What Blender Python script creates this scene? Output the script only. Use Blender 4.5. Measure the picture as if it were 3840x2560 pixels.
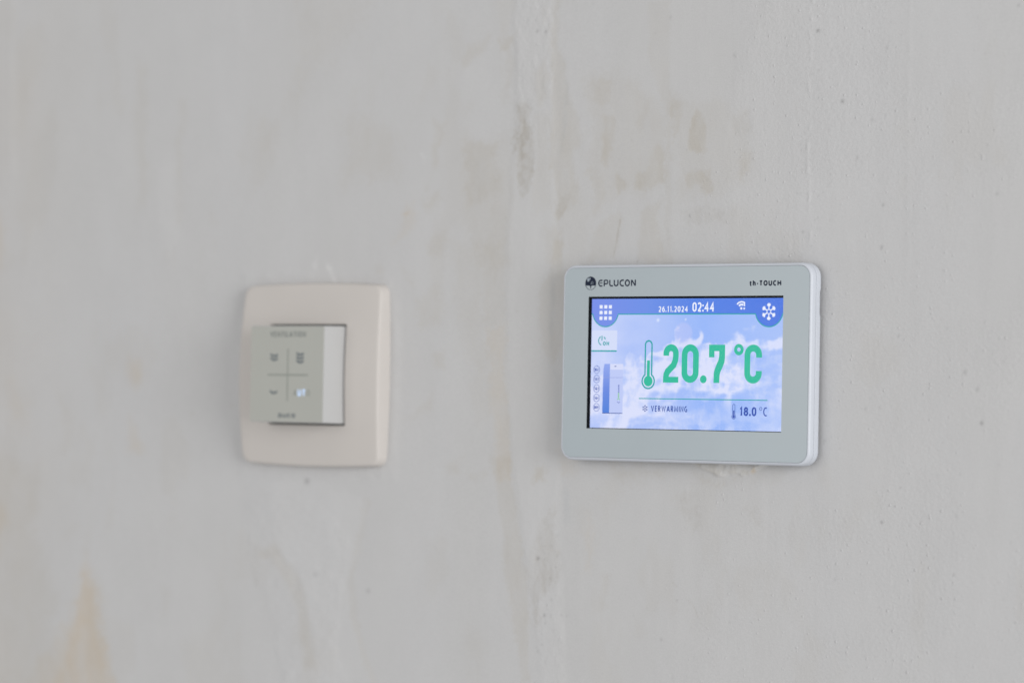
import bpy, bmesh, math, random
import numpy as np
from mathutils import Matrix, Vector
from mathutils.geometry import tessellate_polygon

for o in list(bpy.data.objects):
    bpy.data.objects.remove(o)
SC = bpy.context.scene
COL = SC.collection
MM = 0.001

# ------------------------------------------------------------------ camera
cam = bpy.data.cameras.new("camera")
cam.sensor_width = 36.0
cam.lens = 124.77
cam.clip_start = 0.05
cam.clip_end = 50.0
cam_ob = bpy.data.objects.new("camera", cam)
COL.objects.link(cam_ob)
YAW, PITCH, ROLL = 0.6462, 0.0201, 0.0184
fwd = Vector((-math.sin(YAW) * math.cos(PITCH), math.cos(YAW) * math.cos(PITCH), math.sin(PITCH)))
rgt0 = Vector((math.cos(YAW), math.sin(YAW), 0))
up0 = rgt0.cross(fwd)
rgt = rgt0 * math.cos(ROLL) + up0 * math.sin(ROLL)
upv = up0 * math.cos(ROLL) - rgt0 * math.sin(ROLL)
m = Matrix((rgt, upv, -fwd)).transposed().to_4x4()
m.translation = Vector((0.821326, -1.215467, -0.0213561))
cam_ob.matrix_world = m
cam.dof.use_dof = True
cam.dof.focus_distance = (Vector((0.012, -0.008, 0.0)) - m.translation).dot(fwd)
cam.dof.aperture_fstop = 6.3
cam.dof.aperture_blades = 0
SC.camera = cam_ob

# ------------------------------------------------------------------ light: soft daylight of the room
world = bpy.data.worlds.new("World")
SC.world = world
world.use_nodes = True
bg = world.node_tree.nodes["Background"]
bg.inputs[0].default_value = (1.0, 0.996, 0.998, 1)
bg.inputs[1].default_value = 0.47


def area(name, loc, target, sx, sy, power, col):
    l = bpy.data.lights.new(name, 'AREA')
    l.shape = 'RECTANGLE'
    l.size, l.size_y = sx, sy
    l.energy = power
    l.color = col
    o = bpy.data.objects.new(name, l)
    COL.objects.link(o)
    o.location = loc
    o.rotation_euler = (Vector(target) - Vector(loc)).to_track_quat('-Z', 'Y').to_euler()
    return o


area("window_light", (3.05, -1.2, 0.25), (0, 0, 0), 1.5, 1.7, 62, (1.0, 0.995, 0.995))
area("room_light", (-0.6, -2.7, 0.35), (-0.1, 0, 0), 2.2, 1.4, 13, (1.0, 0.985, 0.965))

SC.view_settings.view_transform = 'Standard'
SC.view_settings.look = 'None'
SC.view_settings.exposure = 0.0
SC.view_settings.gamma = 1.0
SC.view_settings.use_curve_mapping = False
SC.render.engine = 'CYCLES'
SC.cycles.max_bounces = 8
SC.cycles.transparent_max_bounces = 8
SC.cycles.use_denoising = True


# ------------------------------------------------------------------ materials
def lin(c):
    c = c / 255.0
    return c / 12.92 if c <= 0.04045 else ((c + 0.055) / 1.055) ** 2.4


def L(r, g, b):
    return (lin(r), lin(g), lin(b), 1.0)


def newmat(name):
    mt = bpy.data.materials.new(name)
    mt.use_nodes = True
    return mt, mt.node_tree.nodes, mt.node_tree.links


def plastic(name, col, rough=0.45, spec=0.4, grain=0.0, gscale=6000, coat=0.0):
    mt, n, l = newmat(name)
    b = n["Principled BSDF"]
    b.inputs["Roughness"].default_value = rough
    b.inputs["Specular IOR Level"].default_value = spec
    b.inputs["Coat Weight"].default_value = coat
    tc = n.new("ShaderNodeTexCoord")
    nz = n.new("ShaderNodeTexNoise")
    nz.inputs["Scale"].default_value = 55
    nz.inputs["Detail"].default_value = 4
    l.new(tc.outputs["Object"], nz.inputs["Vector"])
    mx = n.new("ShaderNodeMixRGB")
    mx.inputs[1].default_value = tuple(c * 0.975 for c in col[:3]) + (1,)
    mx.inputs[2].default_value = tuple(min(1, c * 1.025) for c in col[:3]) + (1,)
    l.new(nz.outputs["Fac"], mx.inputs[0])
    l.new(mx.outputs[0], b.inputs["Base Color"])
    if grain > 0:
        g = n.new("ShaderNodeTexNoise")
        g.inputs["Scale"].default_value = gscale
        g.inputs["Detail"].default_value = 2
        l.new(tc.outputs["Object"], g.inputs["Vector"])
        bp = n.new("ShaderNodeBump")
        bp.inputs["Strength"].default_value = grain
        bp.inputs["Distance"].default_value = 0.00003
        l.new(g.outputs["Fac"], bp.inputs["Height"])
        l.new(bp.outputs[0], b.inputs["Normal"])
    return mt


def emit(name, r, g, b, s=1.0):
    mt, n, l = newmat(name)
    n.remove(n["Principled BSDF"])
    e = n.new("ShaderNodeEmission")
    e.inputs[0].default_value = L(r, g, b)
    e.inputs[1].default_value = s
    l.new(e.outputs[0], n["Material Output"].inputs[0])
    return mt


def emit_attr(name, attr):
    mt, n, l = newmat(name)
    n.remove(n["Principled BSDF"])
    e = n.new("ShaderNodeEmission")
    a = n.new("ShaderNodeAttribute")
    a.attribute_name = attr
    l.new(a.outputs["Color"], e.inputs[0])
    l.new(e.outputs[0], n["Material Output"].inputs[0])
    return mt


def emit_ramp(name, axis, lo, hi, stops):
    mt, n, l = newmat(name)
    n.remove(n["Principled BSDF"])
    e = n.new("ShaderNodeEmission")
    tc = n.new("ShaderNodeTexCoord")
    sp = n.new("ShaderNodeSeparateXYZ")
    mr = n.new("ShaderNodeMapRange")
    mr.inputs["From Min"].default_value = lo * MM
    mr.inputs["From Max"].default_value = hi * MM
    rp = n.new("ShaderNodeValToRGB")
    while len(rp.color_ramp.elements) < len(stops):
        rp.color_ramp.elements.new(0.5)
    for el, (p, c) in zip(rp.color_ramp.elements, stops):
        el.position = p
        el.color = L(*c)
    l.new(tc.outputs["Object"], sp.inputs[0])
    l.new(sp.outputs[axis], mr.inputs[0])
    l.new(mr.outputs[0], rp.inputs[0])
    l.new(rp.outputs[0], e.inputs[0])
    l.new(e.outputs[0], n["Material Output"].inputs[0])
    return mt


M = {}
M['white'] = plastic("white_plastic", (0.62, 0.652, 0.71), 0.38, 0.45, 0.12)
M['glass'] = plastic("back_painted_glass", (0.468, 0.530, 0.562), 0.12, 0.35)
M['black'] = plastic("black_mask", (0.006, 0.008, 0.012), 0.6, 0.08)
M['ink'] = plastic("dark_ink", (0.012, 0.020, 0.045), 0.5, 0.2)
M['ink_soft'] = plastic("pale_ink", (0.36, 0.42, 0.48), 0.5, 0.2)
M['seam'] = plastic("seam_shadow_grey", (0.10, 0.105, 0.12), 0.7, 0.2)
M['cream'] = plastic("cream_plastic", (0.635, 0.60, 0.567), 0.42, 0.4, 0.1)
M['module'] = plastic("module_white_plastic", (0.545, 0.547, 0.545), 0.4, 0.4, 0.1)
M['film'] = plastic("grey_membrane_film", (0.478, 0.485, 0.447), 0.4, 0.3, 0.15)
M['film_line'] = plastic("film_print_grey", (0.30, 0.32, 0.29), 0.5, 0.3)
M['film_ink'] = plastic("film_print_dark", (0.16, 0.185, 0.20), 0.5, 0.3)
M['film_text'] = plastic("film_print_text", (0.20, 0.22, 0.215), 0.5, 0.3)
M['gap'] = plastic("dark_gap", (0.045, 0.060, 0.056), 0.8, 0.2)

M['led'] = emit("led_blue_white", 196, 220, 255, 1.1)
M['s_white'] = emit("screen_white", 236, 241, 255)
M['s_teal'] = emit("screen_teal", 52, 166, 172)
M['s_green'] = emit("screen_green", 62, 190, 160)
M['s_navy'] = emit("screen_navy", 58, 84, 164)
M['s_blue'] = emit("screen_text_blue", 58, 86, 176)
M['s_tile'] = emit("screen_tile", 214, 223, 250)
M['s_ring'] = emit("screen_ring", 106, 126, 198)
M['s_unit'] = emit("screen_unit_front", 193, 205, 248)
M['s_unit_top'] = emit("screen_unit_top", 216, 222, 251)
M['s_unit_line'] = emit("screen_unit_line", 152, 166, 225)
M['s_unit_base'] = emit("screen_unit_base", 62, 84, 158)
M['s_mark'] = emit("screen_mark_green", 150, 205, 165)
M['s_grey'] = emit("screen_mark_grey", 128, 142, 205)
M['s_header'] = emit_ramp("screen_header", 0, -47.5, 47.5, [(0, (124, 146, 233)), (0.3, (114, 147, 232)), (0.55, (92, 134, 230)), (1, (86, 125, 226))])
M['s_unit_side'] = emit_ramp("screen_unit_side", 2, -21, 0, [(0, (86, 132, 220)), (0.5, (112, 142, 226)), (1, (150, 172, 240))])
M['s_sky'] = emit_attr("screen_sky", "sky")

mt, n, l = newmat("clear_pane")
n.remove(n["Principled BSDF"])
tr = n.new("ShaderNodeBsdfTransparent")
gl = n.new("ShaderNodeBsdfGlossy")
gl.inputs["Roughness"].default_value = 0.05
mx = n.new("ShaderNodeMixShader")
mx.inputs[0].default_value = 0.004
l.new(tr.outputs[0], mx.inputs[1])
l.new(gl.outputs[0], mx.inputs[2])
l.new(mx.outputs[0], n["Material Output"].inputs[0])
M['pane'] = mt

# plaster: colour of the skim coat, its stains and one painted shade from the wall's own attribute, fine grain from noise
mt, n, l = newmat("skimmed_plaster")
b = n["Principled BSDF"]
b.inputs["Roughness"].default_value = 0.8
b.inputs["Specular IOR Level"].default_value = 0.22
tc = n.new("ShaderNodeTexCoord")
at = n.new("ShaderNodeAttribute"); at.attribute_name = "stain_shade"
gr = n.new("ShaderNodeAttribute"); gr.attribute_name = "grain"
n1 = n.new("ShaderNodeTexNoise"); n1.inputs["Scale"].default_value = 38; n1.inputs["Detail"].default_value = 9; n1.inputs["Roughness"].default_value = 0.66
n2 = n.new("ShaderNodeTexNoise"); n2.inputs["Scale"].default_value = 1500; n2.inputs["Detail"].default_value = 3
r1 = n.new("ShaderNodeMapRange"); r1.inputs["From Min"].default_value = 0.3; r1.inputs["From Max"].default_value = 0.7; r1.inputs["To Min"].default_value = 0.984; r1.inputs["To Max"].default_value = 1.016
r2 = n.new("ShaderNodeMapRange"); r2.inputs["From Min"].default_value = 0.3; r2.inputs["From Max"].default_value = 0.7; r2.inputs["To Min"].default_value = 0.97; r2.inputs["To Max"].default_value = 1.03
mu = n.new("ShaderNodeMath"); mu.operation = 'MULTIPLY'
vm = n.new("ShaderNodeVectorMath"); vm.operation = 'SCALE'
for q in (n1, n2):
    l.new(tc.outputs["Object"], q.inputs["Vector"])
l.new(n1.outputs["Fac"], r1.inputs[0]); l.new(n2.outputs["Fac"], r2.inputs[0])
l.new(r1.outputs[0], mu.inputs[0]); l.new(r2.outputs[0], mu.inputs[1])
l.new(at.outputs["Color"], vm.inputs[0]); l.new(mu.outputs[0], vm.inputs["Scale"])
l.new(vm.outputs[0], b.inputs["Base Color"])
# relief: sand grains (voronoi bumps) and fine trowel grain
n3 = n.new("ShaderNodeTexNoise"); n3.inputs["Scale"].default_value = 620; n3.inputs["Detail"].default_value = 5; n3.inputs["Roughness"].default_value = 0.6
l.new(tc.outputs["Object"], n3.inputs["Vector"])
vo = n.new("ShaderNodeTexVoronoi"); vo.inputs["Scale"].default_value = 330
l.new(tc.outputs["Object"], vo.inputs["Vector"])
vr = n.new("ShaderNodeMapRange"); vr.inputs["From Min"].default_value = 0.05; vr.inputs["From Max"].default_value = 0.22; vr.inputs["To Min"].default_value = 1.0; vr.inputs["To Max"].default_value = 0.0
l.new(vo.outputs["Distance"], vr.inputs[0])
# only some cells carry a grain
sc_ = n.new("ShaderNodeSeparateColor"); l.new(vo.outputs["Color"], sc_.inputs[0])
th = n.new("ShaderNodeMath"); th.operation = 'GREATER_THAN'; th.inputs[1].default_value = 0.62
l.new(sc_.outputs[0], th.inputs[0])
gm = n.new("ShaderNodeMath"); gm.operation = 'MULTIPLY'
l.new(vr.outputs[0], gm.inputs[0]); l.new(th.outputs[0], gm.inputs[1])
gsum = n.new("ShaderNodeMath"); gsum.operation = 'MULTIPLY_ADD'; gsum.inputs[1].default_value = 0.8
l.new(gm.outputs[0], gsum.inputs[0]); l.new(n3.outputs["Fac"], gsum.inputs[2])
gh = n.new("ShaderNodeMath"); gh.operation = 'MULTIPLY'
l.new(gsum.outputs[0], gh.inputs[0]); l.new(gr.outputs["Fac"], gh.inputs[1])
bp = n.new("ShaderNodeBump"); bp.inputs["Strength"].default_value = 1.0; bp.inputs["Distance"].default_value = 0.00018
l.new(gh.outputs[0], bp.inputs["Height"]); l.new(bp.outputs[0], b.inputs["Normal"])
M['plaster'] = mt


# ------------------------------------------------------------------ numpy noise
def vnoise(x, y, seed=0):
    xi = np.floor(x).astype(np.int64); yi = np.floor(y).astype(np.int64)
    fx = x - xi; fy = y - yi
    fx = fx * fx * fx * (fx * (fx * 6 - 15) + 10); fy = fy * fy * fy * (fy * (fy * 6 - 15) + 10)

    def h(a, c):
        v = (a * 374761393 + c * 668265263 + seed * 974634777) & 0x7fffffff
        v = ((v ^ (v >> 13)) * 1274126177) & 0x7fffffff
        return ((v ^ (v >> 16)) & 0xffff) / 65535.0
    a = h(xi, yi); b_ = h(xi + 1, yi); c = h(xi, yi + 1); d = h(xi + 1, yi + 1)
    return (a * (1 - fx) + b_ * fx) * (1 - fy) + (c * (1 - fx) + d * fx) * fy


def fbm(x, y, o=4, seed=0, gain=0.5):
    s = np.zeros_like(x); a = 1.0; t = 0.0
    for k in range(o):
        s += a * vnoise(x * 2 ** k + 17.3 * k, y * 2 ** k - 9.1 * k, seed + k)
        t += a; a *= gain
    return s / t


def sstep(e0, e1, x):
    t = np.clip((x - e0) / (e1 - e0), 0, 1)
    return t * t * (3 - 2 * t)


def sdf_poly(px, py, poly):
    d = np.full(px.shape, 1e18); ins = np.zeros(px.shape, bool)
    n_ = len(poly)
    for i in range(n_):
        ax, ay = poly[i]; bx, by = poly[(i + 1) % n_]
        ex, ey = bx - ax, by - ay
        wx, wy = px - ax, py - ay
        t = np.clip((wx * ex + wy * ey) / (ex * ex + ey * ey + 1e-9), 0, 1)
        d = np.minimum(d, (wx - ex * t) ** 2 + (wy - ey * t) ** 2)
        c = ((ay > py) != (by > py))
        with np.errstate(divide='ignore', invalid='ignore'):
            xx = ax + (py - ay) * ex / (ey if abs(ey) > 1e-9 else 1e-9)
        ins ^= c & (px < xx)
    d = np.sqrt(d)
    return np.where(ins, -d, d)


# ------------------------------------------------------------------ object helpers
def link(name, me, mat=None, parent=None, smooth=False):
    o = bpy.data.objects.new(name, me)
    COL.objects.link(o)
    if mat is not None:
        for q in (mat if isinstance(mat, (list, tuple)) else [mat]):
            me.materials.append(q)
    if parent is not None:
        o.parent = parent
    if smooth:
        me.polygons.foreach_set("use_smooth", [True] * len(me.polygons))
    return o


def root(name, label, cat, loc=(0, 0, 0)):
    o = bpy.data.objects.new(name, None)
    COL.objects.link(o)
    o.location = [c * MM for c in loc]
    o.empty_display_size = 0.02
    o["label"] = label
    o["category"] = cat
    return o


class Flat:
    """flat print: shapes in x,z millimetres collected into one thin mesh at depth y (with real thickness)"""

    def __init__(self, dx=0.0, dz=0.0):
        self.v = []; self.f = []; self.dx = dx; self.dz = dz

    def add(self, vs, fs):
        k = len(self.v)
        self.lay = getattr(self, 'lay', 0) + 1
        self.v += [(x + self.dx, z + self.dz) for x, z in vs]
        self.yo = getattr(self, 'yo', []) + [-0.0006 * (self.lay % 9)] * len(vs)
        self.f += [tuple(i + k for i in q) for q in fs]
        return self

    def poly(self, *loops):
        tris = tessellate_polygon([[Vector((x, z, 0)) for x, z in lp] for lp in loops])
        vs = [p for lp in loops for p in lp]
        return self.add(vs, tris)

    def rect(self, x0, z0, x1, z1):
        return self.add([(x0, z0), (x1, z0), (x1, z1), (x0, z1)], [(0, 1, 2, 3)])

    def disc(self, cx, cz, r, n_=28):
        return self.add([(cx + r * math.cos(6.28318 * i / n_), cz + r * math.sin(6.28318 * i / n_)) for i in range(n_)], [tuple(range(n_))])

    def stroke(self, pts, w, closed=False):
        pts = [p for i, p in enumerate(pts) if i == 0 or math.hypot(p[0] - pts[i - 1][0], p[1] - pts[i - 1][1]) > 1e-4]
        if closed and math.hypot(pts[0][0] - pts[-1][0], pts[0][1] - pts[-1][1]) < 1e-4:
            pts = pts[:-1]
        n_ = len(pts); lft = []; rt = []
        for i in range(n_):
            p = Vector(pts[i])
            a = Vector(pts[i - 1]) if (i > 0 or closed) else None
            c = Vector(pts[(i + 1) % n_]) if (i < n_ - 1 or closed) else None
            d1 = (p - a).normalized() if a is not None else None
            d2 = (c - p).normalized() if c is not None else None
            if d1 is None: d1 = d2
            if d2 is None: d2 = d1
            n1_ = Vector((-d1.y, d1.x)); n2_ = Vector((-d2.y, d2.x))
            mm_ = (n1_ + n2_)
            mm_ = mm_.normalized() if mm_.length > 1e-6 else n1_
            s = min(1 / max(0.35, mm_.dot(n1_)), 2.2) * w / 2
            lft.append((p + mm_ * s)[:]); rt.append((p - mm_ * s)[:])
        vs = lft + rt
        fs = []
        for i in range(n_ if closed else n_ - 1):
            j = (i + 1) % n_
            fs.append((n_ + i, n_ + j, j, i))
        return self.add(vs, fs)

    def ring(self, cx, cz, r, w, n_=32):
        return self.stroke([(cx + r * math.cos(6.28318 * i / n_), cz + r * math.sin(6.28318 * i / n_)) for i in range(n_)], w, True)

    def text(self, s, x0, z0, x1, z1, weight=0.0, rot=False):
        cu = bpy.data.curves.new("t", 'FONT')
        cu.body = s; cu.size = 1.0; cu.offset = weight; cu.resolution_u = 3
        ob = bpy.data.objects.new("t", cu)
        COL.objects.link(ob)
        dg = bpy.context.evaluated_depsgraph_get()
        dg.update()
        me = bpy.data.meshes.new_from_object(ob.evaluated_get(dg))
        vs = [(v.co.x, v.co.y) for v in me.vertices]
        if rot:
            vs = [(-y, x) for x, y in vs]
        fs = [tuple(p.vertices) for p in me.polygons]
        bpy.data.objects.remove(ob); bpy.data.curves.remove(cu); bpy.data.meshes.remove(me)
        ax = min(v[0] for v in vs); bx = max(v[0] for v in vs); ay = min(v[1] for v in vs); by = max(v[1] for v in vs)
        vs = [(x0 + (x - ax) / (bx - ax) * (x1 - x0), z0 + (y - ay) / (by - ay) * (z1 - z0)) for x, y in vs]
        return self.add(vs, fs)

    def word(self, s, x0, z0, x1, z1, w, gap=0.22):
        """condensed lettering drawn from strokes, fitted to a box; w = stroke width in mm"""
        hgt = z1 - z0
        tot = sum(GLYPH[c][0] for c in s) + gap * (len(s) - 1)
        k = (x1 - x0) / tot
        x = x0
        for c in s:
            gw, strokes = GLYPH[c]
            for st in strokes:
                if st[0] == 'dot':
                    self.disc(x + st[1] * k, z0 + w * 0.62 + st[2] * hgt, w * 0.62, 12)
                    continue
                closed = st[0] == 'o'
                pts = st[1:] if closed else st
                ww = w
                gx_ = lambda u: x + w / 2 + u / gw * (gw * k - w) if gw * k > w else x + gw * k / 2
                self.stroke([(gx_(u), z0 + w / 2 + v * (hgt - w)) if True else None for u, v in pts], ww, closed)
            x += (gw + gap) * k
        return self

    def build(self, name, mat, parent, y):
        me = bpy.data.meshes.new(name)
        fs = []
        for q in self.f:
            a = 0.0
            for i in range(len(q)):
                x0, z0 = self.v[q[i]]; x1, z1 = self.v[q[(i + 1) % len(q)]]
                a += x0 * z1 - x1 * z0
            fs.append(q if a > 0 else q[::-1])
        me.from_pydata([(x * MM, (y + e_) * MM, z * MM) for (x, z), e_ in zip(self.v, self.yo)], [], fs)
        me.update()
        return link(name, me, mat, parent)


def arc(cx, cz, rx, a0, a1, n_=10, rz=None):
    rz = rx if rz is None else rz
    return [(cx + rx * math.cos(math.radians(a0 + (a1 - a0) * i / n_)), cz + rz * math.sin(math.radians(a0 + (a1 - a0) * i / n_))) for i in range(n_ + 1)]


def rrect(cx, cz, hx, hz, r, ncorner=10, step=1.6):
    """rounded rectangle, counter-clockwise, edges subdivided"""
    out = []
    cs = [(cx + hx - r, cz + hz - r, 0), (cx - hx + r, cz + hz - r, 90), (cx - hx + r, cz - hz + r, 180), (cx + hx - r, cz - hz + r, 270)]
    nh, nv = 76, 48
    for k, (ax, az, a0) in enumerate(cs):
        c = arc(ax, az, max(r, 1e-3), a0, a0 + 90, ncorner)
        out += c
        nx = cs[(k + 1) % 4]
        e = arc(nx[0], nx[1], max(r, 1e-3), nx[2], nx[2] + 1, 1)[0]
        s = c[-1]; cnt = nh if k % 2 == 0 else nv
        out += [(s[0] + (e[0] - s[0]) * i / cnt, s[1] + (e[1] - s[1]) * i / cnt) for i in range(1, cnt)]
    return out


def loft(name, loops, mat, parent, cap0=False, cap1=False, smooth=True, matidx=None):
    """loops: lists of (x,y,z) mm with equal counts"""
    n_ = len(loops[0])
    vs = [(x * MM, y * MM, z * MM) for lp in loops for x, y, z in lp]
    fs = []; mi = []
    for k in range(len(loops) - 1):
        for i in range(n_):
            j = (i + 1) % n_
            fs.append((k * n_ + i, k * n_ + j, (k + 1) * n_ + j, (k + 1) * n_ + i))
            mi.append(matidx[k] if matidx else 0)
    if cap0:
        fs.append(tuple(range(n_))[::-1]); mi.append(0)
    if cap1:
        fs.append(tuple((len(loops) - 1) * n_ + i for i in range(n_))); mi.append(0)
    me = bpy.data.meshes.new(name)
    me.from_pydata(vs, [], fs)
    me.update()
    bm = bmesh.new(); bm.from_mesh(me)
    bmesh.ops.recalc_face_normals(bm, faces=bm.faces)
    bm.to_mesh(me); bm.free()
    o = link(name, me, mat, parent)
    if matidx:
        me.polygons.foreach_set("material_index", mi)
    if smooth:
        me.polygons.foreach_set("use_smooth", [len(p.vertices) <= 4 for p in me.polygons])
        try:
            me.set_sharp_from_angle(angle=math.radians(35))
        except Exception:
            pass
    return o


def box(name, x0, y0, z0, x1, y1, z1, mat, parent, bev=0.0):
    bm = bmesh.new()
    bmesh.ops.create_cube(bm, size=1.0)
    for v in bm.verts:
        v.co = Vector(((x0 + x1) / 2 + v.co.x * (x1 - x0), (y0 + y1) / 2 + v.co.y * (y1 - y0), (z0 + z1) / 2 + v.co.z * (z1 - z0))) * MM
    if bev:
        bmesh.ops.bevel(bm, geom=bm.edges[:], offset=bev * MM, segments=2, affect='EDGES', profile=0.5)
    me = bpy.data.meshes.new(name); bm.to_mesh(me); bm.free()
    return link(name, me, mat, parent)



def _el(cx, cz, rx, rz, a0, a1, n_=12):
    return [(cx + rx * math.cos(math.radians(a0 + (a1 - a0) * i / n_)), cz + rz * math.sin(math.radians(a0 + (a1 - a0) * i / n_))) for i in range(n_ + 1)]


def _round(w):
    return ['o'] + _el(w / 2, 0.5, w / 2, 0.5, 0, 352, 22)


GLYPH = {
    '0': (0.62, [['o'] + _el(0.31, 0.70, 0.31, 0.30, 0, 180, 10) + _el(0.31, 0.30, 0.31, 0.30, 180, 360, 10)]),
    '1': (0.40, [[(0.02, 0.80), (0.30, 1.0), (0.30, -0.08)]]),
    '2': (0.60, [_el(0.29, 0.70, 0.29, 0.30, 155, 0, 9) + [(0.56, 0.56), (0.40, 0.36), (0.08, 0.06)], [(-0.02, 0.0), (0.62, 0.0)]]),
    '3': (0.58, [_el(0.26, 0.75, 0.28, 0.25, 140, -80, 9), _el(0.26, 0.26, 0.31, 0.26, 85, -140, 10)]),
    '4': (0.66, [[(0.50, -0.08), (0.50, 1.0), (0.02, 0.30), (0.70, 0.30)]]),
    '6': (0.62, [['o'] + _el(0.31, 0.31, 0.31, 0.31, 0, 350, 18), [(0.52, 1.02), (0.30, 0.90), (0.10, 0.66), (0.0, 0.34)]]),
    '7': (0.60, [[(0.0, 1.0), (0.60, 1.0), (0.22, -0.08)]]),
    '8': (0.62, [['o'] + _el(0.31, 0.76, 0.26, 0.24, 0, 350, 16), ['o'] + _el(0.31, 0.26, 0.31, 0.26, 0, 350, 18)]),
    '.': (0.16, [['dot', 0.08, 0.0]]),
    ':': (0.16, [['dot', 0.08, 0.0], ['dot', 0.08, 0.55]]),
    '-': (0.34, [[(-0.05, 0.36), (0.39, 0.36)]]),
    ' ': (0.25, []),
    'A': (0.74, [[(0.0, -0.06), (0.34, 1.0)], [(0.40, 1.0), (0.74, -0.06)], [(0.14, 0.30), (0.60, 0.30)], [(0.30, 0.97), (0.44, 0.97)]]),
    'C': (0.62, [_el(0.40, 0.5, 0.40, 0.5, 62, 298, 16)]),
    'D': (0.66, [['o', (0.0, 0.0), (0.0, 1.0)] + _el(0.26, 0.5, 0.40, 0.5, 90, -90, 12)]),
    'E': (0.50, [[(0.0, -0.06), (0.0, 1.06)], [(0.0, 1.0), (0.52, 1.0)], [(0.0, 0.52), (0.48, 0.52)], [(0.0, 0.0), (0.52, 0.0)]]),
    'G': (0.66, [_el(0.40, 0.5, 0.40, 0.5, 62, 300, 16) + [(0.64, 0.06), (0.64, 0.46), (0.40, 0.46)]]),
    'H': (0.66, [[(0.0, -0.06), (0.0, 1.06)], [(0.66, -0.06), (0.66, 1.06)], [(0.0, 0.52), (0.66, 0.52)]]),
    'I': (0.16, [[(0.08, -0.06), (0.08, 1.06)]]),
    'L': (0.48, [[(0.0, 1.06), (0.0, 0.0), (0.52, 0.0)]]),
    'M': (0.84, [[(0.0, -0.06), (0.06, 1.0), (0.42, 0.12), (0.78, 1.0), (0.84, -0.06)]]),
    'N': (0.66, [[(0.0, -0.06), (0.0, 1.0), (0.66, 0.0), (0.66, 1.06)]]),
    'O': (0.72, [_round(0.72)]),
    'R': (0.58, [[(0.0, -0.06), (0.0, 1.0), (0.26, 1.0)] + _el(0.28, 0.76, 0.26, 0.24, 90, -90, 8) + [(0.0, 0.52)], [(0.28, 0.50), (0.58, -0.06)]]),
    'S': (0.54, [_el(0.27, 0.75, 0.27, 0.25, 30, 250, 9) + _el(0.27, 0.25, 0.29, 0.25, 80, -150, 9)]),
    'T': (0.58, [[(-0.04, 1.0), (0.62, 1.0)], [(0.29, 1.0), (0.29, -0.06)]]),
    'U': (0.64, [[(0.0, 1.06), (0.0, 0.32)] + _el(0.32, 0.32, 0.32, 0.32, 180, 360, 12) + [(0.64, 1.06)]]),
    'V': (0.68, [[(0.0, 1.06), (0.34, 0.0), (0.68, 1.06)]]),
    'W': (0.96, [[(0.0, 1.06), (0.24, 0.0), (0.48, 0.96), (0.72, 0.0), (0.96, 1.06)]]),
    't': (0.44, [[(0.16, 0.95), (0.16, 0.16), (0.24, 0.0), (0.46, 0.0)], [(-0.10, 0.66), (0.50, 0.66)]]),
    'h': (0.52, [[(0.0, -0.06), (0.0, 1.12)], [(0.0, 0.42)] + _el(0.26, 0.44, 0.26, 0.28, 160, 0, 8) + [(0.52, -0.06)]]),
}
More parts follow.
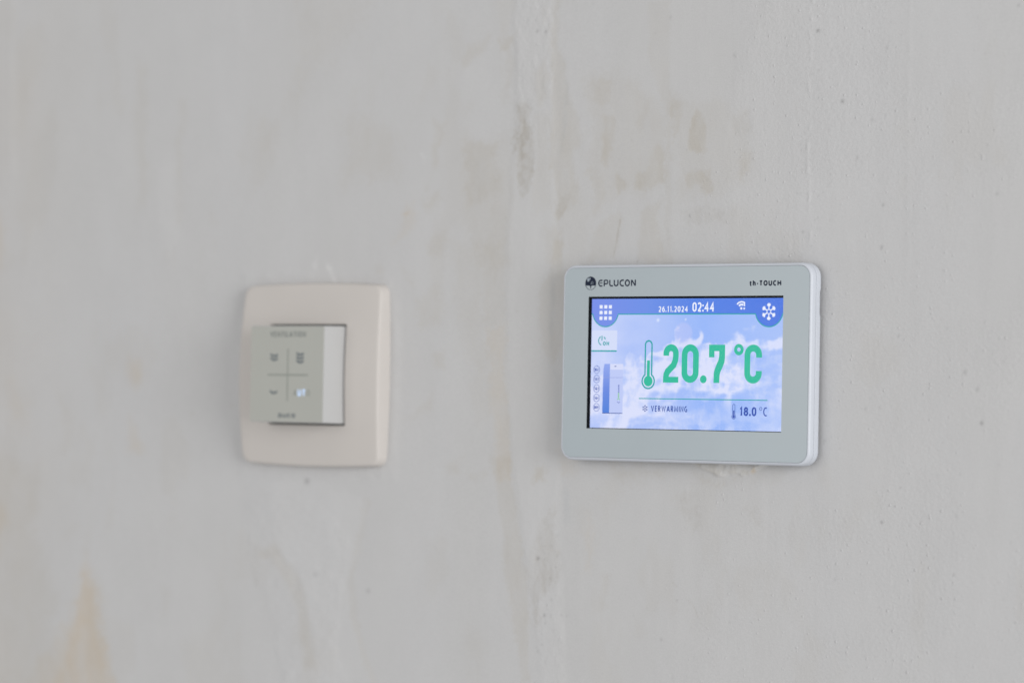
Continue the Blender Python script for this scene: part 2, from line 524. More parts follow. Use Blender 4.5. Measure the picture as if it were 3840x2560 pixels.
STAINS_SHADE = [
('b',0.60,1.2,[(-126.1,133.3),(-122.9,137.6),(-116.4,138.4),(-111.8,139.3),(-110.9,141.1),(-109.5,139.9),(-112.1,135.6),(-116.3,133.6),(-124.5,128.8)]),
('b',0.60,1.0,[(-104.3,138.2),(-98.0,140.4),(-94.8,142.5),(-97.0,137.1),(-99.7,135.0),(-104.3,134.5)]),
('b',0.35,2.0,[(-108.5,156.8),(-98.3,156.2),(-98.7,134.2),(-97.3,112.2),(-101.9,110.9),(-103.3,134.4)]),
('g',1.20,1.2,[(-95.4,109.2),(-92.7,112.0),(-89.0,108.9),(-89.8,103.1),(-86.9,95.0),(-86.2,82.6),(-88.2,71.7),(-91.8,70.3),(-94.8,82.8),(-96.0,93.8),(-94.8,103.3)]),
('b',0.50,1.5,[(-86.7,124.9),(-80.5,131.2),(-78.5,122.4),(-78.7,114.4),(-83.6,109.5),(-85.5,114.6)]),
('b',0.60,1.2,[(-77.4,155.0),(-73.8,154.8),(-73.3,133.0),(-67.6,120.5),(-63.7,105.1),(-61.3,94.2),(-63.4,89.2),(-63.1,78.4),(-63.3,67.5),(-69.1,65.5),(-72.1,60.5),(-74.5,64.1),(-75.8,82.3),(-77.6,82.4),(-76.9,111.4)]),
('u',0.55,0.8,[(-69.4,120.5),(-66.7,118.2),(-68.7,107.5),(-70.6,90.9),(-72.3,88.7),(-70.1,108.2)]),
('b',0.50,1.0,[(-55.2,119.2),(-50.8,120.8),(-46.3,118.8),(-45.3,110.2),(-51.4,108.3),(-54.1,112.7)]),
('b',0.70,1.0,[(-50.4,103.2),(-45.1,104.4),(-44.1,95.8),(-44.7,85.8),(-47.3,82.3),(-49.1,85.9),(-50.2,96.0)]),
('b',0.35,1.0,[(-59.6,80.4),(-56.1,82.9),(-50.8,81.7),(-48.9,77.3),(-50.4,65.1),(-53.9,63.8),(-55.1,74.6)]),
('b',0.80,1.0,[(-44.5,74.3),(-41.1,80.0),(-37.5,76.3),(-36.6,73.4),(-41.8,70.7)]),
('b',0.70,1.0,[(-34.0,75.5),(-30.6,80.4),(-27.2,80.3),(-25.6,88.1),(-23.1,91.6),(-20.0,90.1),(-18.6,80.8),(-17.6,75.1),(-21.0,73.8),(-27.9,73.2),(-33.1,72.6)]),
('b',0.65,0.7,[(-17.4,105.6),(-14.0,109.7),(-8.9,108.8),(-9.7,105.3),(-12.5,96.2),(-14.1,92.7),(-15.5,100.6)]),
('b',0.90,0.7,[(-5.3,100.2),(-2.0,105.7),(0.6,102.8),(3.3,95.7),(4.3,88.6),(-0.8,88.4),(-6.8,89.7)]),
('b',0.75,1.0,[(-8.2,77.0),(-6.6,79.8),(-0.6,81.0),(5.3,80.2),(6.3,71.7),(3.0,70.4),(-0.5,75.4),(-5.6,72.7)]),
('g',0.30,1.0,[(14.1,101.6),(15.7,103.3),(24.0,104.8),(24.2,95.0),(15.9,94.6)]),
('b',0.50,1.2,[(17.0,82.6),(19.4,86.1),(25.2,85.2),(24.5,81.0),(20.5,75.6),(17.9,79.1)]),
('b',0.40,1.0,[(-32.8,99.7),(-29.4,105.3),(-26.1,110.9),(-26.8,105.2),(-31.0,96.8)]),
('b',0.45,1.0,[(-29.0,64.0),(-25.2,66.8),(-19.5,66.6),(-18.8,52.4),(-13.5,42.5),(-30.7,42.7),(-29.6,52.6)]),
('b',0.50,1.0,[(-53.8,58.0),(-48.6,60.1),(-41.6,63.5),(-38.0,59.9),(-42.0,42.8),(-55.2,42.9)]),
('g',0.90,0.3,[(-40.2,60.6),(-39.4,60.6),(-42.9,43.5),(-43.6,43.5)]),
('b',0.45,1.5,[(-123.7,94.7),(-117.3,96.7),(-107.0,94.2),(-105.9,87.5),(-104.7,75.7),(-110.1,70.0),(-120.3,68.7),(-123.5,83.6)]),
('b',0.40,1.0,[(-110.7,94.3),(-106.1,94.1),(-106.0,88.3),(-109.6,86.9)]),
('b',0.50,1.5,[(-78.8,56.2),(-68.9,57.5),(-67.7,43.1),(-78.4,41.7)]),
('g',0.50,1.0,[(-72.8,72.1),(-66.5,71.2),(-69.1,65.5),(-72.1,60.5),(-73.6,64.1)]),
('b',0.30,0.8,[(-27.0,152.2),(-15.3,151.6),(-15.1,102.0),(-13.9,42.5),(-18.4,73.7),(-18.1,102.1),(-26.5,130.8)]),
('g',0.65,1.5,[(-80.8,-75.9),(-75.7,-64.5),(-71.2,-58.8),(-70.1,-73.0),(-66.7,-87.7),(-69.6,-94.0),(-77.2,-100.6),(-78.5,-110.0),(-80.8,-110.1),(-81.3,-88.3)]),
('b',0.60,1.2,[(-107.6,-39.1),(-95.0,-38.8),(-93.9,-51.3),(-89.4,-73.7),(-84.3,-94.7),(-82.9,-119.5),(-81.8,-136.1),(-88.0,-136.5),(-96.8,-95.2),(-99.7,-70.3),(-104.2,-48.4)]),
('b',0.50,1.2,[(-83.0,-46.6),(-80.0,-43.4),(-76.1,-45.8),(-76.0,-49.6),(-83.0,-50.4)]),
('b',0.45,1.5,[(-131.5,-44.7),(-125.0,-43.2),(-120.3,-41.2),(-122.5,-48.2),(-128.2,-47.8)]),
('b',0.40,1.5,[(-117.7,-47.5),(-108.2,-46.6),(-108.9,-49.2),(-115.3,-49.3)]),
('p',0.30,2.0,[(-70.9,-38.3),(-59.3,-39.9),(-60.7,-46.7),(-68.3,-46.9)]),
('u',0.50,1.2,[(-67.6,-47.5),(-62.8,-56.6),(-63.3,-67.2),(-65.6,-67.3),(-66.6,-56.8)]),
('p',0.25,2.0,[(-55.8,-62.6),(-51.0,-71.7),(-51.4,-87.1),(-55.2,-87.2)]),
('b',0.40,1.2,[(-44.6,-88.0),(-41.6,-88.5),(-42.0,-102.0),(-45.7,-104.0)]),
('b',0.50,3.0,[(-47.1,-41.4),(-29.1,-41.6),(-13.9,-41.9),(-13.8,-46.1),(-31.9,-49.6),(-40.9,-48.0)]),  # beige streaks, with the shade under the touch panel painted in
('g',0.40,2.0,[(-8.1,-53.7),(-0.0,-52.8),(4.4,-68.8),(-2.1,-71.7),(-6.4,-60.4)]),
('g',0.35,2.0,[(25.9,-61.4),(31.3,-55.9),(33.9,-65.1),(29.9,-65.2)]),
('g',0.90,0.3,[(-10.8,-90.1),(-10.0,-90.1),(-7.2,-91.5),(-7.7,-91.9)]),
('g',0.60,0.3,[(-3.3,-96.5),(1.2,-99.7),(3.5,-104.1),(2.8,-104.1),(0.6,-100.0)]),
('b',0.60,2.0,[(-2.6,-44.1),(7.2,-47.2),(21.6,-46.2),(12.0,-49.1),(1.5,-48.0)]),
('o',0.45,0.6,[(27.5,-42.7),(29.8,-41.6),(30.1,-43.0),(28.3,-43.7)]),
('p',0.50,2.2,[(-343.4,-92.8),(-338.3,-101.7),(-335.9,-112.7),(-329.8,-129.5),(-323.7,-150.8),(-322.0,-164.2),(-367.3,-167.2),(-364.8,-153.3),(-354.0,-135.9),(-348.3,-115.3),(-345.9,-101.0)]),
('p',0.55,4.0,[(-343.9,-98.9),(-338.2,-104.7),(-333.4,-124.7),(-325.8,-150.9),(-324.0,-164.4),(-381.5,-168.1),(-373.5,-147.2),(-357.2,-125.9),(-347.8,-109.2)]),
('p',0.60,4.0,[(-410.8,-61.2),(-398.8,-71.2),(-399.1,-86.7),(-401.1,-91.9),(-409.8,-92.3)]),
('b',0.50,4.0,[(-414.2,-45.7),(-377.8,-51.0),(-374.4,-70.4),(-379.8,-78.8),(-364.8,-105.9),(-364.4,-167.0),(-410.4,-170.0)]),
('b',0.35,1.5,[(-355.2,-46.4),(-351.6,-50.4),(-350.6,-59.5),(-354.1,-59.6)]),
('b',0.30,2.0,[(-359.7,-85.3),(-351.6,-75.8),(-347.2,-79.8),(-354.1,-85.1)]),
('w',0.45,1.2,[(-232.6,-54.4),(-199.6,-53.5),(-175.8,-59.6),(-178.8,-86.4),(-184.7,-98.0),(-174.1,-126.1),(-168.8,-141.5),(-199.8,-143.3),(-208.1,-113.5),(-212.4,-95.4),(-228.0,-82.5)]),
('b',0.55,1.4,[(-236.9,-84.7),(-228.0,-82.5),(-212.4,-95.4),(-207.0,-108.6),(-201.2,-137.2),(-207.5,-137.5),(-214.5,-109.0),(-223.8,-95.9)]),
('b',0.40,1.2,[(-174.5,-59.5),(-172.1,-59.5),(-179.9,-94.0),(-174.1,-126.1),(-167.6,-141.4),(-171.3,-141.6),(-180.5,-116.9),(-184.7,-98.0)]),
('p',0.50,2.0,[(-319.5,2.7),(-310.7,-0.1),(-309.9,-10.1),(-313.2,-13.7),(-318.2,-8.8)]),
('p',0.40,2.0,[(-316.8,-25.9),(-311.8,-31.5),(-312.6,-36.5),(-306.6,-43.4),(-319.2,-43.6)]),
('b',0.30,2.5,[(-362.6,-14.2),(-355.3,-25.0),(-353.7,-44.4),(-360.7,-44.5)]),
('p',0.30,4.0,[(-396.3,-9.5),(-383.7,-21.8),(-383.3,-32.7),(-396.7,-33.0)]),
('p',0.50,2.5,[(-410.1,70.3),(-403.7,62.8),(-403.6,44.3),(-409.3,44.4)]),
('g',0.60,1.2,[(-255.3,-18.7),(-253.3,-18.6),(-252.8,-20.2),(-255.1,-20.4)]),
('g',0.50,1.2,[(-278.9,-23.9),(-276.6,-23.9),(-276.5,-25.4),(-278.6,-25.7)]),
('w',0.50,1.5,[(-403.1,178.8),(-398.8,178.5),(-397.2,116.4),(-396.8,87.5),(-399.3,87.5),(-401.0,123.6)]),
('w',0.35,2.0,[(-303.3,89.2),(-292.4,92.3),(-291.1,60.6),(-293.7,38.1),(-304.6,68.8)]),
('b',0.35,2.0,[(-315.9,142.2),(-311.0,133.8),(-310.2,72.3),(-316.6,65.6),(-318.1,120.4)]),
('b',0.30,2.0,[(-292.7,119.4),(-287.7,119.3),(-287.1,65.1),(-291.1,61.1)]),
('b',0.30,3.0,[(-396.7,158.6),(-379.2,161.3),(-378.5,136.7),(-395.3,109.3)]),
('b',0.40,5.0,[(-194.4,111.3),(-176.0,109.0),(-158.7,98.4),(-161.4,80.4),(-192.5,77.8),(-190.7,94.4)]),
('b',0.30,6.0,[(-221.0,166.4),(-177.4,163.9),(-185.5,144.3),(-198.2,134.9),(-211.2,127.1),(-219.8,119.0)]),
('p',0.30,2.0,[(-161.8,52.3),(-156.8,62.9),(-150.7,71.9),(-149.5,64.4),(-155.5,53.9)]),
('o',0.35,1.2,[(-156.8,64.2),(-154.8,66.2),(-154.2,64.5),(-156.0,63.3)]),
('g',0.50,1.3,[(-145.1,77.5),(-142.4,77.4),(-142.2,75.6),(-144.5,75.4)]),
('b',0.50,1.5,[(-140.0,106.0),(-133.7,105.0),(-136.6,94.5),(-135.4,87.1),(-140.6,86.4),(-138.7,96.2)]),
('b',0.50,1.5,[(-145.4,69.3),(-134.1,75.6),(-132.9,69.8),(-141.1,65.1),(-145.3,66.8)]),
('b',0.45,1.5,[(-143.9,52.9),(-134.7,58.4),(-132.6,58.4),(-134.4,46.2),(-143.8,47.1)]),
('w',2.60,0.8,[(-200.9,45.3),(-198.7,44.4),(-194.1,36.0),(-196.8,36.1)]),
('w',2.00,0.8,[(-208.4,40.8),(-205.8,47.0),(-206.2,40.3)]),
('w',2.00,0.8,[(-148.0,91.9),(-146.1,90.6),(-147.1,87.0)]),
('b',0.50,1.5,[(-174.3,42.5),(-167.9,42.5),(-164.7,39.1),(-167.8,37.5)]),
('b',0.50,1.3,[(-157.3,42.3),(-153.0,38.2),(-149.8,34.9),(-150.3,32.4),(-154.1,37.4)]),
('b',0.30,2.0,[(-243.0,109.6),(-232.9,109.3),(-233.6,94.0),(-241.4,90.0)]),
('b',0.40,2.0,[(-150.1,26.7),(-144.2,31.4),(-135.7,32.0),(-133.0,24.0),(-134.5,16.0),(-139.6,17.3),(-148.1,16.0)]),
('b',0.50,1.5,[(-137.6,2.6),(-132.5,5.3),(-132.4,-2.7),(-137.4,-3.4)]),
('b',0.35,2.0,[(-153.1,-25.7),(-143.1,-16.8),(-138.0,-13.4),(-138.7,-20.1),(-150.5,-27.0)]),
('p',0.40,1.4,[(-109.3,16.0),(-100.2,17.3),(-99.3,-3.8),(-97.9,-13.0),(-94.8,-39.2),(-92.9,-50.1),(-102.8,-50.4),(-106.8,-19.7)]),
('b',0.40,1.5,[(-113.5,53.0),(-100.2,52.8),(-99.8,17.3),(-109.3,16.0)]),
('b',0.55,1.2,[(-80.9,32.9),(-76.2,39.4),(-74.7,45.9),(-73.2,52.4),(-69.2,52.4),(-67.0,26.4),(-68.2,6.9),(-72.8,-2.9),(-79.5,6.8),(-81.4,19.9)]),
('u',0.60,0.8,[(-76.2,40.1),(-74.6,40.1),(-73.3,19.9),(-74.6,4.2),(-75.9,6.8)]),
('u',0.50,1.2,[(-73.6,-2.9),(-67.9,-6.1),(-68.2,-28.9),(-72.2,-32.2)]),
('b',0.40,1.2,[(-83.2,-45.5),(-78.4,-43.4),(-75.8,-49.7),(-83.1,-49.9)]),
('g',0.60,0.6,[(-93.8,22.5),(-92.8,22.5),(-92.7,21.6),(-93.7,21.6)]),
('b',0.35,2.5,[(-60.6,123.0),(-39.4,122.9),(-26.1,112.3),(-18.1,102.1),(-17.5,73.7),(-38.2,68.5),(-53.9,63.8),(-58.0,89.0),(-56.7,107.0)]),
('b',0.35,2.5,[(-123.8,96.9),(-97.9,97.5),(-96.3,68.2),(-97.6,43.4),(-116.0,43.6),(-123.2,72.5)]),
('b',0.30,2.5,[(-16.6,111.9),(8.9,108.1),(22.4,104.8),(25.4,75.5),(8.0,69.6),(-12.3,70.0)]),
('g',0.35,1.6,[(-11.4,64.3),(3.1,65.5),(18.2,63.8),(16.7,56.8),(-1.8,56.4),(-9.5,58.7)]),
('b',0.35,2.0,[(-87.1,104.5),(-78.1,107.8),(-76.3,67.8),(-84.3,60.7),(-86.6,82.6)]),
('b',0.30,2.5,[(-132.0,53.3),(-113.5,53.0),(-109.4,19.9),(-110.4,-6.5),(-124.1,6.7)]),
('w',0.30,1.5,[(-98.1,167.5),(-77.6,166.2),(-76.1,99.2),(-73.2,43.4),(-73.1,-12.2),(-69.6,-67.6),(-64.3,-148.3),(-76.9,-149.2),(-81.4,-105.0),(-93.1,-49.7),(-98.7,-12.5),(-99.2,62.4),(-95.4,99.8)]),
('w',0.30,2.0,[(35.4,159.5),(80.9,156.7),(83.0,48.6),(56.5,42.0),(20.8,42.4),(9.0,96.3)])]

# ------------------------------------------------------------------ the wall (one skimmed sheet, real relief)
def stretch(lo, hi, far_lo, far_hi, breaks):
    dense = []
    for a, b_, st in breaks:
        dense += list(np.arange(a, b_, st))
    dense.append(hi)
    n_ = 14
    left = [lo - (lo - far_lo) * (i / n_) ** 2.2 for i in range(n_, 0, -1)]
    right = [hi + (far_hi - hi) * (i / n_) ** 2.2 for i in range(1, n_ + 1)]
    return np.array(left + dense + right)


gx = stretch(-430, 180, -1500, 1300, [(-430, -120, 1.2), (-120, 180, 0.6)])
gz = stretch(-180, 195, -1200, 1200, [(-180, 195, 0.65)])
X, Zz = np.meshgrid(gx, gz)
colr = np.ones(X.shape + (3,))
KIND = {'b': (0.932, 0.905, 0.856), 'g': (0.875, 0.855, 0.82), 'u': (0.905, 0.925, 0.942), 'p': (0.995, 0.915, 0.805), 'o': (0.93, 0.74, 0.50), 'w': (1.055, 1.055, 1.055)}
height = np.zeros(X.shape)
wx_ = (fbm(X * 0.11, Zz * 0.07, 4, 3) - 0.5)
wz_ = (fbm(X * 0.11 + 40, Zz * 0.07 + 11, 4, 9) - 0.5)
mott = fbm(X * 0.22, Zz * 0.10, 5, 21, 0.6)
fine = fbm(X * 0.9, Zz * 0.6, 3, 33, 0.6)
gran = fbm(X * 0.55, Zz * 0.36, 4, 35, 0.65)
for kind, st, soft, poly in STAINS_SHADE:
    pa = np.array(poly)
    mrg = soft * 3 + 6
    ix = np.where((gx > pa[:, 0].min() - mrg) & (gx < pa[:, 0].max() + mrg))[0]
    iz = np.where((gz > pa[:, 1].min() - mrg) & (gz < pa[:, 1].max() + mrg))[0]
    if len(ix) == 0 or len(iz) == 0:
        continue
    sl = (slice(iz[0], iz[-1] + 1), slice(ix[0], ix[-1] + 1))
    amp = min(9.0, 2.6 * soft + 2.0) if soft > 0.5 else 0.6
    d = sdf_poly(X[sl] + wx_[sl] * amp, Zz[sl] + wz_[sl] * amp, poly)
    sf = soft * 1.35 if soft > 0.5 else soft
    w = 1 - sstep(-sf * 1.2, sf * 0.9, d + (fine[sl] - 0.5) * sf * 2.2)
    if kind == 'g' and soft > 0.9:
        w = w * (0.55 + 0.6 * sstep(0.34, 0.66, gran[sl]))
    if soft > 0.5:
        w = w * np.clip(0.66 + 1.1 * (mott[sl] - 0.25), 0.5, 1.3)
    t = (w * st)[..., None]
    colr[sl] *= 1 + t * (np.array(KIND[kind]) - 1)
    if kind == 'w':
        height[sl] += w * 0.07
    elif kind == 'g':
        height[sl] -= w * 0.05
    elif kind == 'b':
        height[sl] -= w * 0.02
# faint broad trowel mottling: warm / cool / vertical sweeps
sweep = fbm(X * 0.035, Zz * 0.009, 4, 55)
sweep2 = fbm(X * 0.10 + Zz * 0.012, Zz * 0.016, 4, 61)
tm = (sweep - 0.5)[..., None] * np.array((0.016, 0.020, 0.034)) + (sweep2 - 0.5)[..., None] * np.array((0.014, 0.014, 0.014))
colr *= 1 + tm
tb = sstep(0.60, 0.74, fbm(X * 0.045 + 7, Zz * 0.022, 5, 77, 0.55))[..., None] * 0.22
colr *= 1 + tb * (np.array(KIND['b']) - 1)
# tan undercoat grinning through at the far left
lf = sstep(-330, -430, X)[..., None] * np.clip(0.2 + 1.1 * (fbm(X * 0.03, Zz * 0.018, 3, 90) - 0.3), 0, 1)[..., None] * 0.4
colr *= 1 + lf * (np.array(KIND['p']) - 1)
# relief in millimetres towards the room
height += 1.0 * (fbm(X * 0.012, Zz * 0.006, 3, 101) - 0.5)
height += 0.09 * (fbm(X * 0.16, Zz * 0.02, 3, 111) - 0.5)
height += 0.05 * (fbm(X * 0.30, Zz * 0.25, 3, 121) - 0.5)
# plaster joint band between the two devices
bl = np.interp(Zz, [-135, -105, -50, -12, 62, 100, 156], [-76, -81.4, -93.1, -98.7, -99.2, -95.4, -97.9])
br = np.interp(Zz, [-135, -67, 43, 155], [-63.5, -69.6, -73.2, -77.4])
wob = 3.0 * (fbm(X * 0.0 + 3, Zz * 0.06, 4, 131) - 0.5)
band = sstep(-2.2, 2.2, X - bl - wob) * (1 - sstep(-2.2, 2.2, X - br - wob))
height += 0.10 * band
rough_band = band * np.clip(sstep(70, 120, Zz) + (1 - sstep(-110, -70, Zz)) * 0.7 + 0.12, 0, 1)
height += rough_band * 0.28 * (fbm(X * 0.45, Zz * 0.28, 4, 141, 0.6) - 0.5)
# vertical seam right above the touch panel
sx_ = np.interp(Zz, [44, 79, 106, 148], [55.5, 52.8, 53.1, 53.5]) + 2.0 * (fbm(X * 0 + 1, Zz * 0.08, 3, 151) - 0.5)
seam = np.exp(-((X - sx_) / 0.8) ** 2) * sstep(38, 60, Zz)
height += seam * 0.30 * sstep(0.40, 0.75, fbm(X * 0.5, Zz * 0.25, 3, 161))
seam2 = np.exp(-((X - 100 - 3 * (fbm(X * 0 + 2, Zz * 0.03, 2, 163) - 0.5)) / 1.2) ** 2) * sstep(10, 60, Zz)
height += seam2 * 0.10 * fbm(X * 0.5, Zz * 0.3, 3, 165)
# filled lump of plaster showing under the touch panel
e = np.sqrt(((X - 16.5) / 20.0) ** 2 + ((Zz + 37.2) / 8.3) ** 2) + 0.22 * (fbm(X * 0.16, Zz * 0.16, 3, 171) - 0.5)
lump = 1 - sstep(0.93, 1.01, e)
height += lump * (0.75 + 1.3 * (fbm(X * 0.30, Zz * 0.45, 4, 181, 0.6) - 0.45))
colr *= 1 + lump[..., None] * (np.array((1.07, 1.065, 1.05)) - 1)
colr *= 1 + (lump * 0.45 * sstep(0.42, 0.62, fbm(X * 0.4, Zz * 0.5, 4, 183)))[..., None] * (np.array(KIND['b']) * 0.97 - 1)
# rubble edge around the box of the ventilation control
e = np.maximum(np.abs(X + 203.5) / 43.0, np.abs(Zz + 6) / 43.5)
edge = (1 - sstep(1.0, 1.12, e)) * fbm(X * 0.2, Zz * 0.2, 3, 191)
height += edge * 0.35
# rough strip running down from it
pa = [(-246, -62), (-208, -62), (-184, -75), (-190, -125), (-178, -190), (-214, -190), (-226, -120), (-244, -88)]
d = sdf_poly(X + wx_ * 10, Zz + wz_ * 10, pa)
strip = 1 - sstep(-2, 2, d)
height += strip * (0.10 + 0.30 * (fbm(X * 0.22, Zz * 0.2, 4, 201, 0.6) - 0.5))
# pits and grains, more on the right hand side
rng = random.Random(5)


def spot(cx, cz, r, dep, dark, sx=1.0):
    ix = np.where(np.abs(gx - cx) < r * 3 + 0.7)[0]; iz = np.where(np.abs(gz - cz) < r * 4 + 0.7)[0]
    if len(ix) == 0 or len(iz) == 0:
        return
    sl = (slice(iz[0], iz[-1] + 1), slice(ix[0], ix[-1] + 1))
    g = np.exp(-(((X[sl] - cx) / r) ** 2 + ((Zz[sl] - cz) / (r * sx)) ** 2))
    height[sl] -= dep * g
    colr[sl] *= (1 - dark * g)[..., None]


for k in range(330):
    cx = rng.uniform(-70, 175); cz = rng.uniform(-150, 160)
    if rng.random() > 0.35 + 0.65 * max(0, min(1, (cx + 10) / 80)):
        continue
    big = rng.random() < 0.12
    spot(cx, cz, rng.uniform(0.28, 0.42) if not big else rng.uniform(0.45, 0.7), rng.uniform(0.02, 0.10), rng.uniform(0.04, 0.13) if not big else rng.uniform(0.12, 0.28), rng.uniform(0.8, 1.6))
for k in range(70):
    spot(rng.gauss(55, 5), rng.uniform(44, 150), 0.32, rng.uniform(-0.10, 0.14), rng.uniform(0, 0.16), 1.5)
for k in range(34):
    spot(rng.gauss(-74, 5), rng.uniform(-140, -70), rng.uniform(0.35, 0.6), rng.uniform(0.03, 0.10), rng.uniform(0.04, 0.16))
for cx, cz, r, dk in ((-85, 142, 0.6, 0.3), (-80.5, 141.5, 0.6, 0.35), (134.5, -22, 0.75, 0.38), (68.8, 106, 0.8, 0.35), (-79.5, -83, 0.7, 0.4), (-75.6, -107, 0.6, 0.35), (-209, -53.5, 1.4, 0.28), (-172.5, -101, 1.0, 0.2), (-203, -95, 1.3, 0.15), (90, -62, 0.6, 0.35), (56.5, 135, 0.7, 0.45)):
    spot(cx, cz, r, 0.1, dk)
BASE = np.array((0.604, 0.603, 0.604))
colr = np.clip(colr * BASE, 0, 1)
grain = 0.16 + 0.84 * sstep(-25, 45, X + 30 * (fbm(X * 0.03, Zz * 0.03, 3, 211) - 0.5))
grain *= 0.30 + 0.95 * sstep(0.36, 0.64, fbm(X * 0.028, Zz * 0.022, 3, 221)) + 0.45 * sstep(-35, -70, Zz)
grain = np.clip(grain + 0.8 * rough_band + 0.5 * strip + 0.9 * lump, 0, 1.6)
fade = (sstep(-700, -480, X) * (1 - sstep(240, 420, X)) * sstep(-420, -240, Zz) * (1 - sstep(260, 440, Zz)))
height *= fade
ny, nx_ = X.shape
co = np.stack([X * MM, -height * MM, Zz * MM], -1).reshape(-1, 3)
idx = np.arange(ny * nx_).reshape(ny, nx_)
quads = np.stack([idx[:-1, :-1], idx[:-1, 1:], idx[1:, 1:], idx[1:, :-1]], -1).reshape(-1, 4)
me = bpy.data.meshes.new("wall")
me.vertices.add(len(co)); me.vertices.foreach_set("co", co.ravel())
me.loops.add(quads.size); me.loops.foreach_set("vertex_index", quads.ravel().astype(np.int32))
me.polygons.add(len(quads)); me.polygons.foreach_set("loop_start", np.arange(0, quads.size, 4, dtype=np.int32))
me.polygons.foreach_set("loop_total", np.full(len(quads), 4, dtype=np.int32))
me.update(calc_edges=True)
at_ = me.attributes.new("stain_shade", 'FLOAT_COLOR', 'POINT')
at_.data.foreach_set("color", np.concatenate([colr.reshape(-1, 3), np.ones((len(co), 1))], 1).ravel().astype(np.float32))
ga = me.attributes.new("grain", 'FLOAT', 'POINT')
ga.data.foreach_set("value", grain.ravel().astype(np.float32))
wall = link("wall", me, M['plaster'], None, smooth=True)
wall["kind"] = "structure"
wall["label"] = "pale grey skimmed plaster wall with beige trowel stains and pits"

# ------------------------------------------------------------------ touch thermostat
TH = root("touch_thermostat", "white touchscreen thermostat with lit blue screen reading 20.7 degrees, on plaster wall", "thermostat")
GC = (-0.75, 0.32); GHX, GHZ, GR = 60.65, 39.6, 4.6


def body_loop(off, y, fn=None):
    lp = rrect(GC[0], GC[1], GHX + off, GHZ + off, GR + off if GR + off > 0.5 else 0.5)
    return [(x, y if fn is None else fn(x, z, y), z) for x, z in lp]


loft("front_housing", [body_loop(-1.5, -7.3), body_loop(0.07, -7.35), body_loop(0.10, -8.42), body_loop(0.22, -8.52), body_loop(0.5, -8.5), body_loop(0.85, -8.25), body_loop(1.1, -7.85), body_loop(1.24, -7.3), body_loop(1.3, -6.5), body_loop(1.32, -5.62), body_loop(1.22, -5.48), body_loop(0.6, -5.46)], M['white'], TH)
loft("seam", [body_loop(0.98, -5.9), body_loop(0.98, -4.9)], M['seam'], TH)


def notch(x, z, y):
    if x > 60 and 19.3 < z < 30.0:
        return y - 0.55
    if z < -39 and -10.5 < x < 11.5:
        return y - 1.1
    return y


loft("rear_housing", [body_loop(0.6, -5.2), body_loop(1.2, -5.18), body_loop(1.3, -5.06), body_loop(1.3, -3.0), body_loop(1.26, -2.1, notch), body_loop(1.1, -1.78, notch), body_loop(-2.5, -1.75, notch)], M['white'], TH, cap1=True)
box("mounting_plate", -40, -2.6, -27, 39, 0.8, 28, M['white'], TH)
# painted glass front with a window
gl_out = rrect(GC[0], GC[1], GHX, GHZ, GR)
hole = [(-49.1, -27.22), (47.55, -27.22), (47.55, 27.9), (-49.1, 27.9)]
gp = Flat().poly(gl_out, hole)
nv = len(gp.v)
vs = [(x * MM, -8.5 * MM, z * MM) for x, z in gp.v] + [(x * MM, -7.6 * MM, z * MM) for x, z in gp.v]
fs = []
for q in gp.f:
    a, b_, c = [gp.v[i] for i in q]
    cr = (b_[0] - a[0]) * (c[1] - a[1]) - (b_[1] - a[1]) * (c[0] - a[0])
    fs.append(tuple(q) if cr > 0 else tuple(q)[::-1])
mi = [0] * len(fs)
no = len(gl_out)
for i in range(no):
    j = (i + 1) % no
    fs.append((i, i + nv, j + nv, j)); mi.append(0)
for i in range(4):
    j = (i + 1) % 4
    fs.append((no + i, no + j, no + j + nv, no + i + nv)); mi.append(1)
me = bpy.data.meshes.new("glass_panel"); me.from_pydata(vs, [], fs); me.update()
GL = link("glass_panel", me, [M['glass'], M['black']], TH)
me.polygons.foreach_set("material_index", mi)

# printing on the glass
yp = -8.512
f = Flat()


def ex(px): return -44.4 + (px - 610) * (19.3 / 1390.0)
def ez(py): return 34.85 - (py - 190) * (2.65 / 245.0)


SW = 0.60
zt, zb = ez(205), ez(420)
zm = (zt + zb) / 2
f.stroke([(ex(770), zt)] + arc(ex(705), zm, ex(705) - ex(632), 90, 270, 12, zt - zm) + [(ex(770), zb)], SW)
f.rect(ex(665), ez(325), ex(775), ez(290))
f.rect(ex(815), ez(435), ex(858), ez(190))
f.stroke([(ex(858), zt), (ex(930), zt)] + arc(ex(935), ez(270), ex(968) - ex(935), 90, -90, 8, ez(205) - ez(270)) + [(ex(858), ez(335))], SW * 0.92)
f.stroke([(ex(1042), ez(190)), (ex(1042), ez(350))] + arc(ex(1090), ez(355), ex(1090) - ex(1042), 180, 270, 6, ez(355) - ez(418)) + [(ex(1160), ez(418))], SW)
f.stroke([(ex(1208), ez(190)), (ex(1208), ez(340))] + arc(ex(1275), ez(345), ex(1275) - ex(1208), 180, 360, 12, ez(345) - ez(415)) + [(ex(1342), ez(190))], SW)
f.stroke([(ex(1558), zt), (ex(1510), zt)] + arc(ex(1505), zm, ex(1505) - ex(1418), 90, 270, 12, zt - zm) + [(ex(1558), zb)], SW)
f.stroke([(ex(1687) + (ex(1762) - ex(1687)) * math.cos(a_) * 1.0, zm + (zt - zm) * math.sin(a_)) for a_ in [6.28318 * i / 28 for i in range(28)]], SW, True)
f.poly([(ex(1820), ez(430)), (ex(1820), ez(190)), (ex(1868), ez(190)), (ex(1955), ez(345)), (ex(1955), ez(190)), (ex(2000), ez(190)), (ex(2000), ez(425)), (ex(1952), ez(425)), (ex(1862), ez(270)), (ex(1862), ez(430))])
f.build("brand_lettering", M['ink'], GL, yp)
f = Flat()
cx, cz, R_ = -48.22, 33.5, 2.72
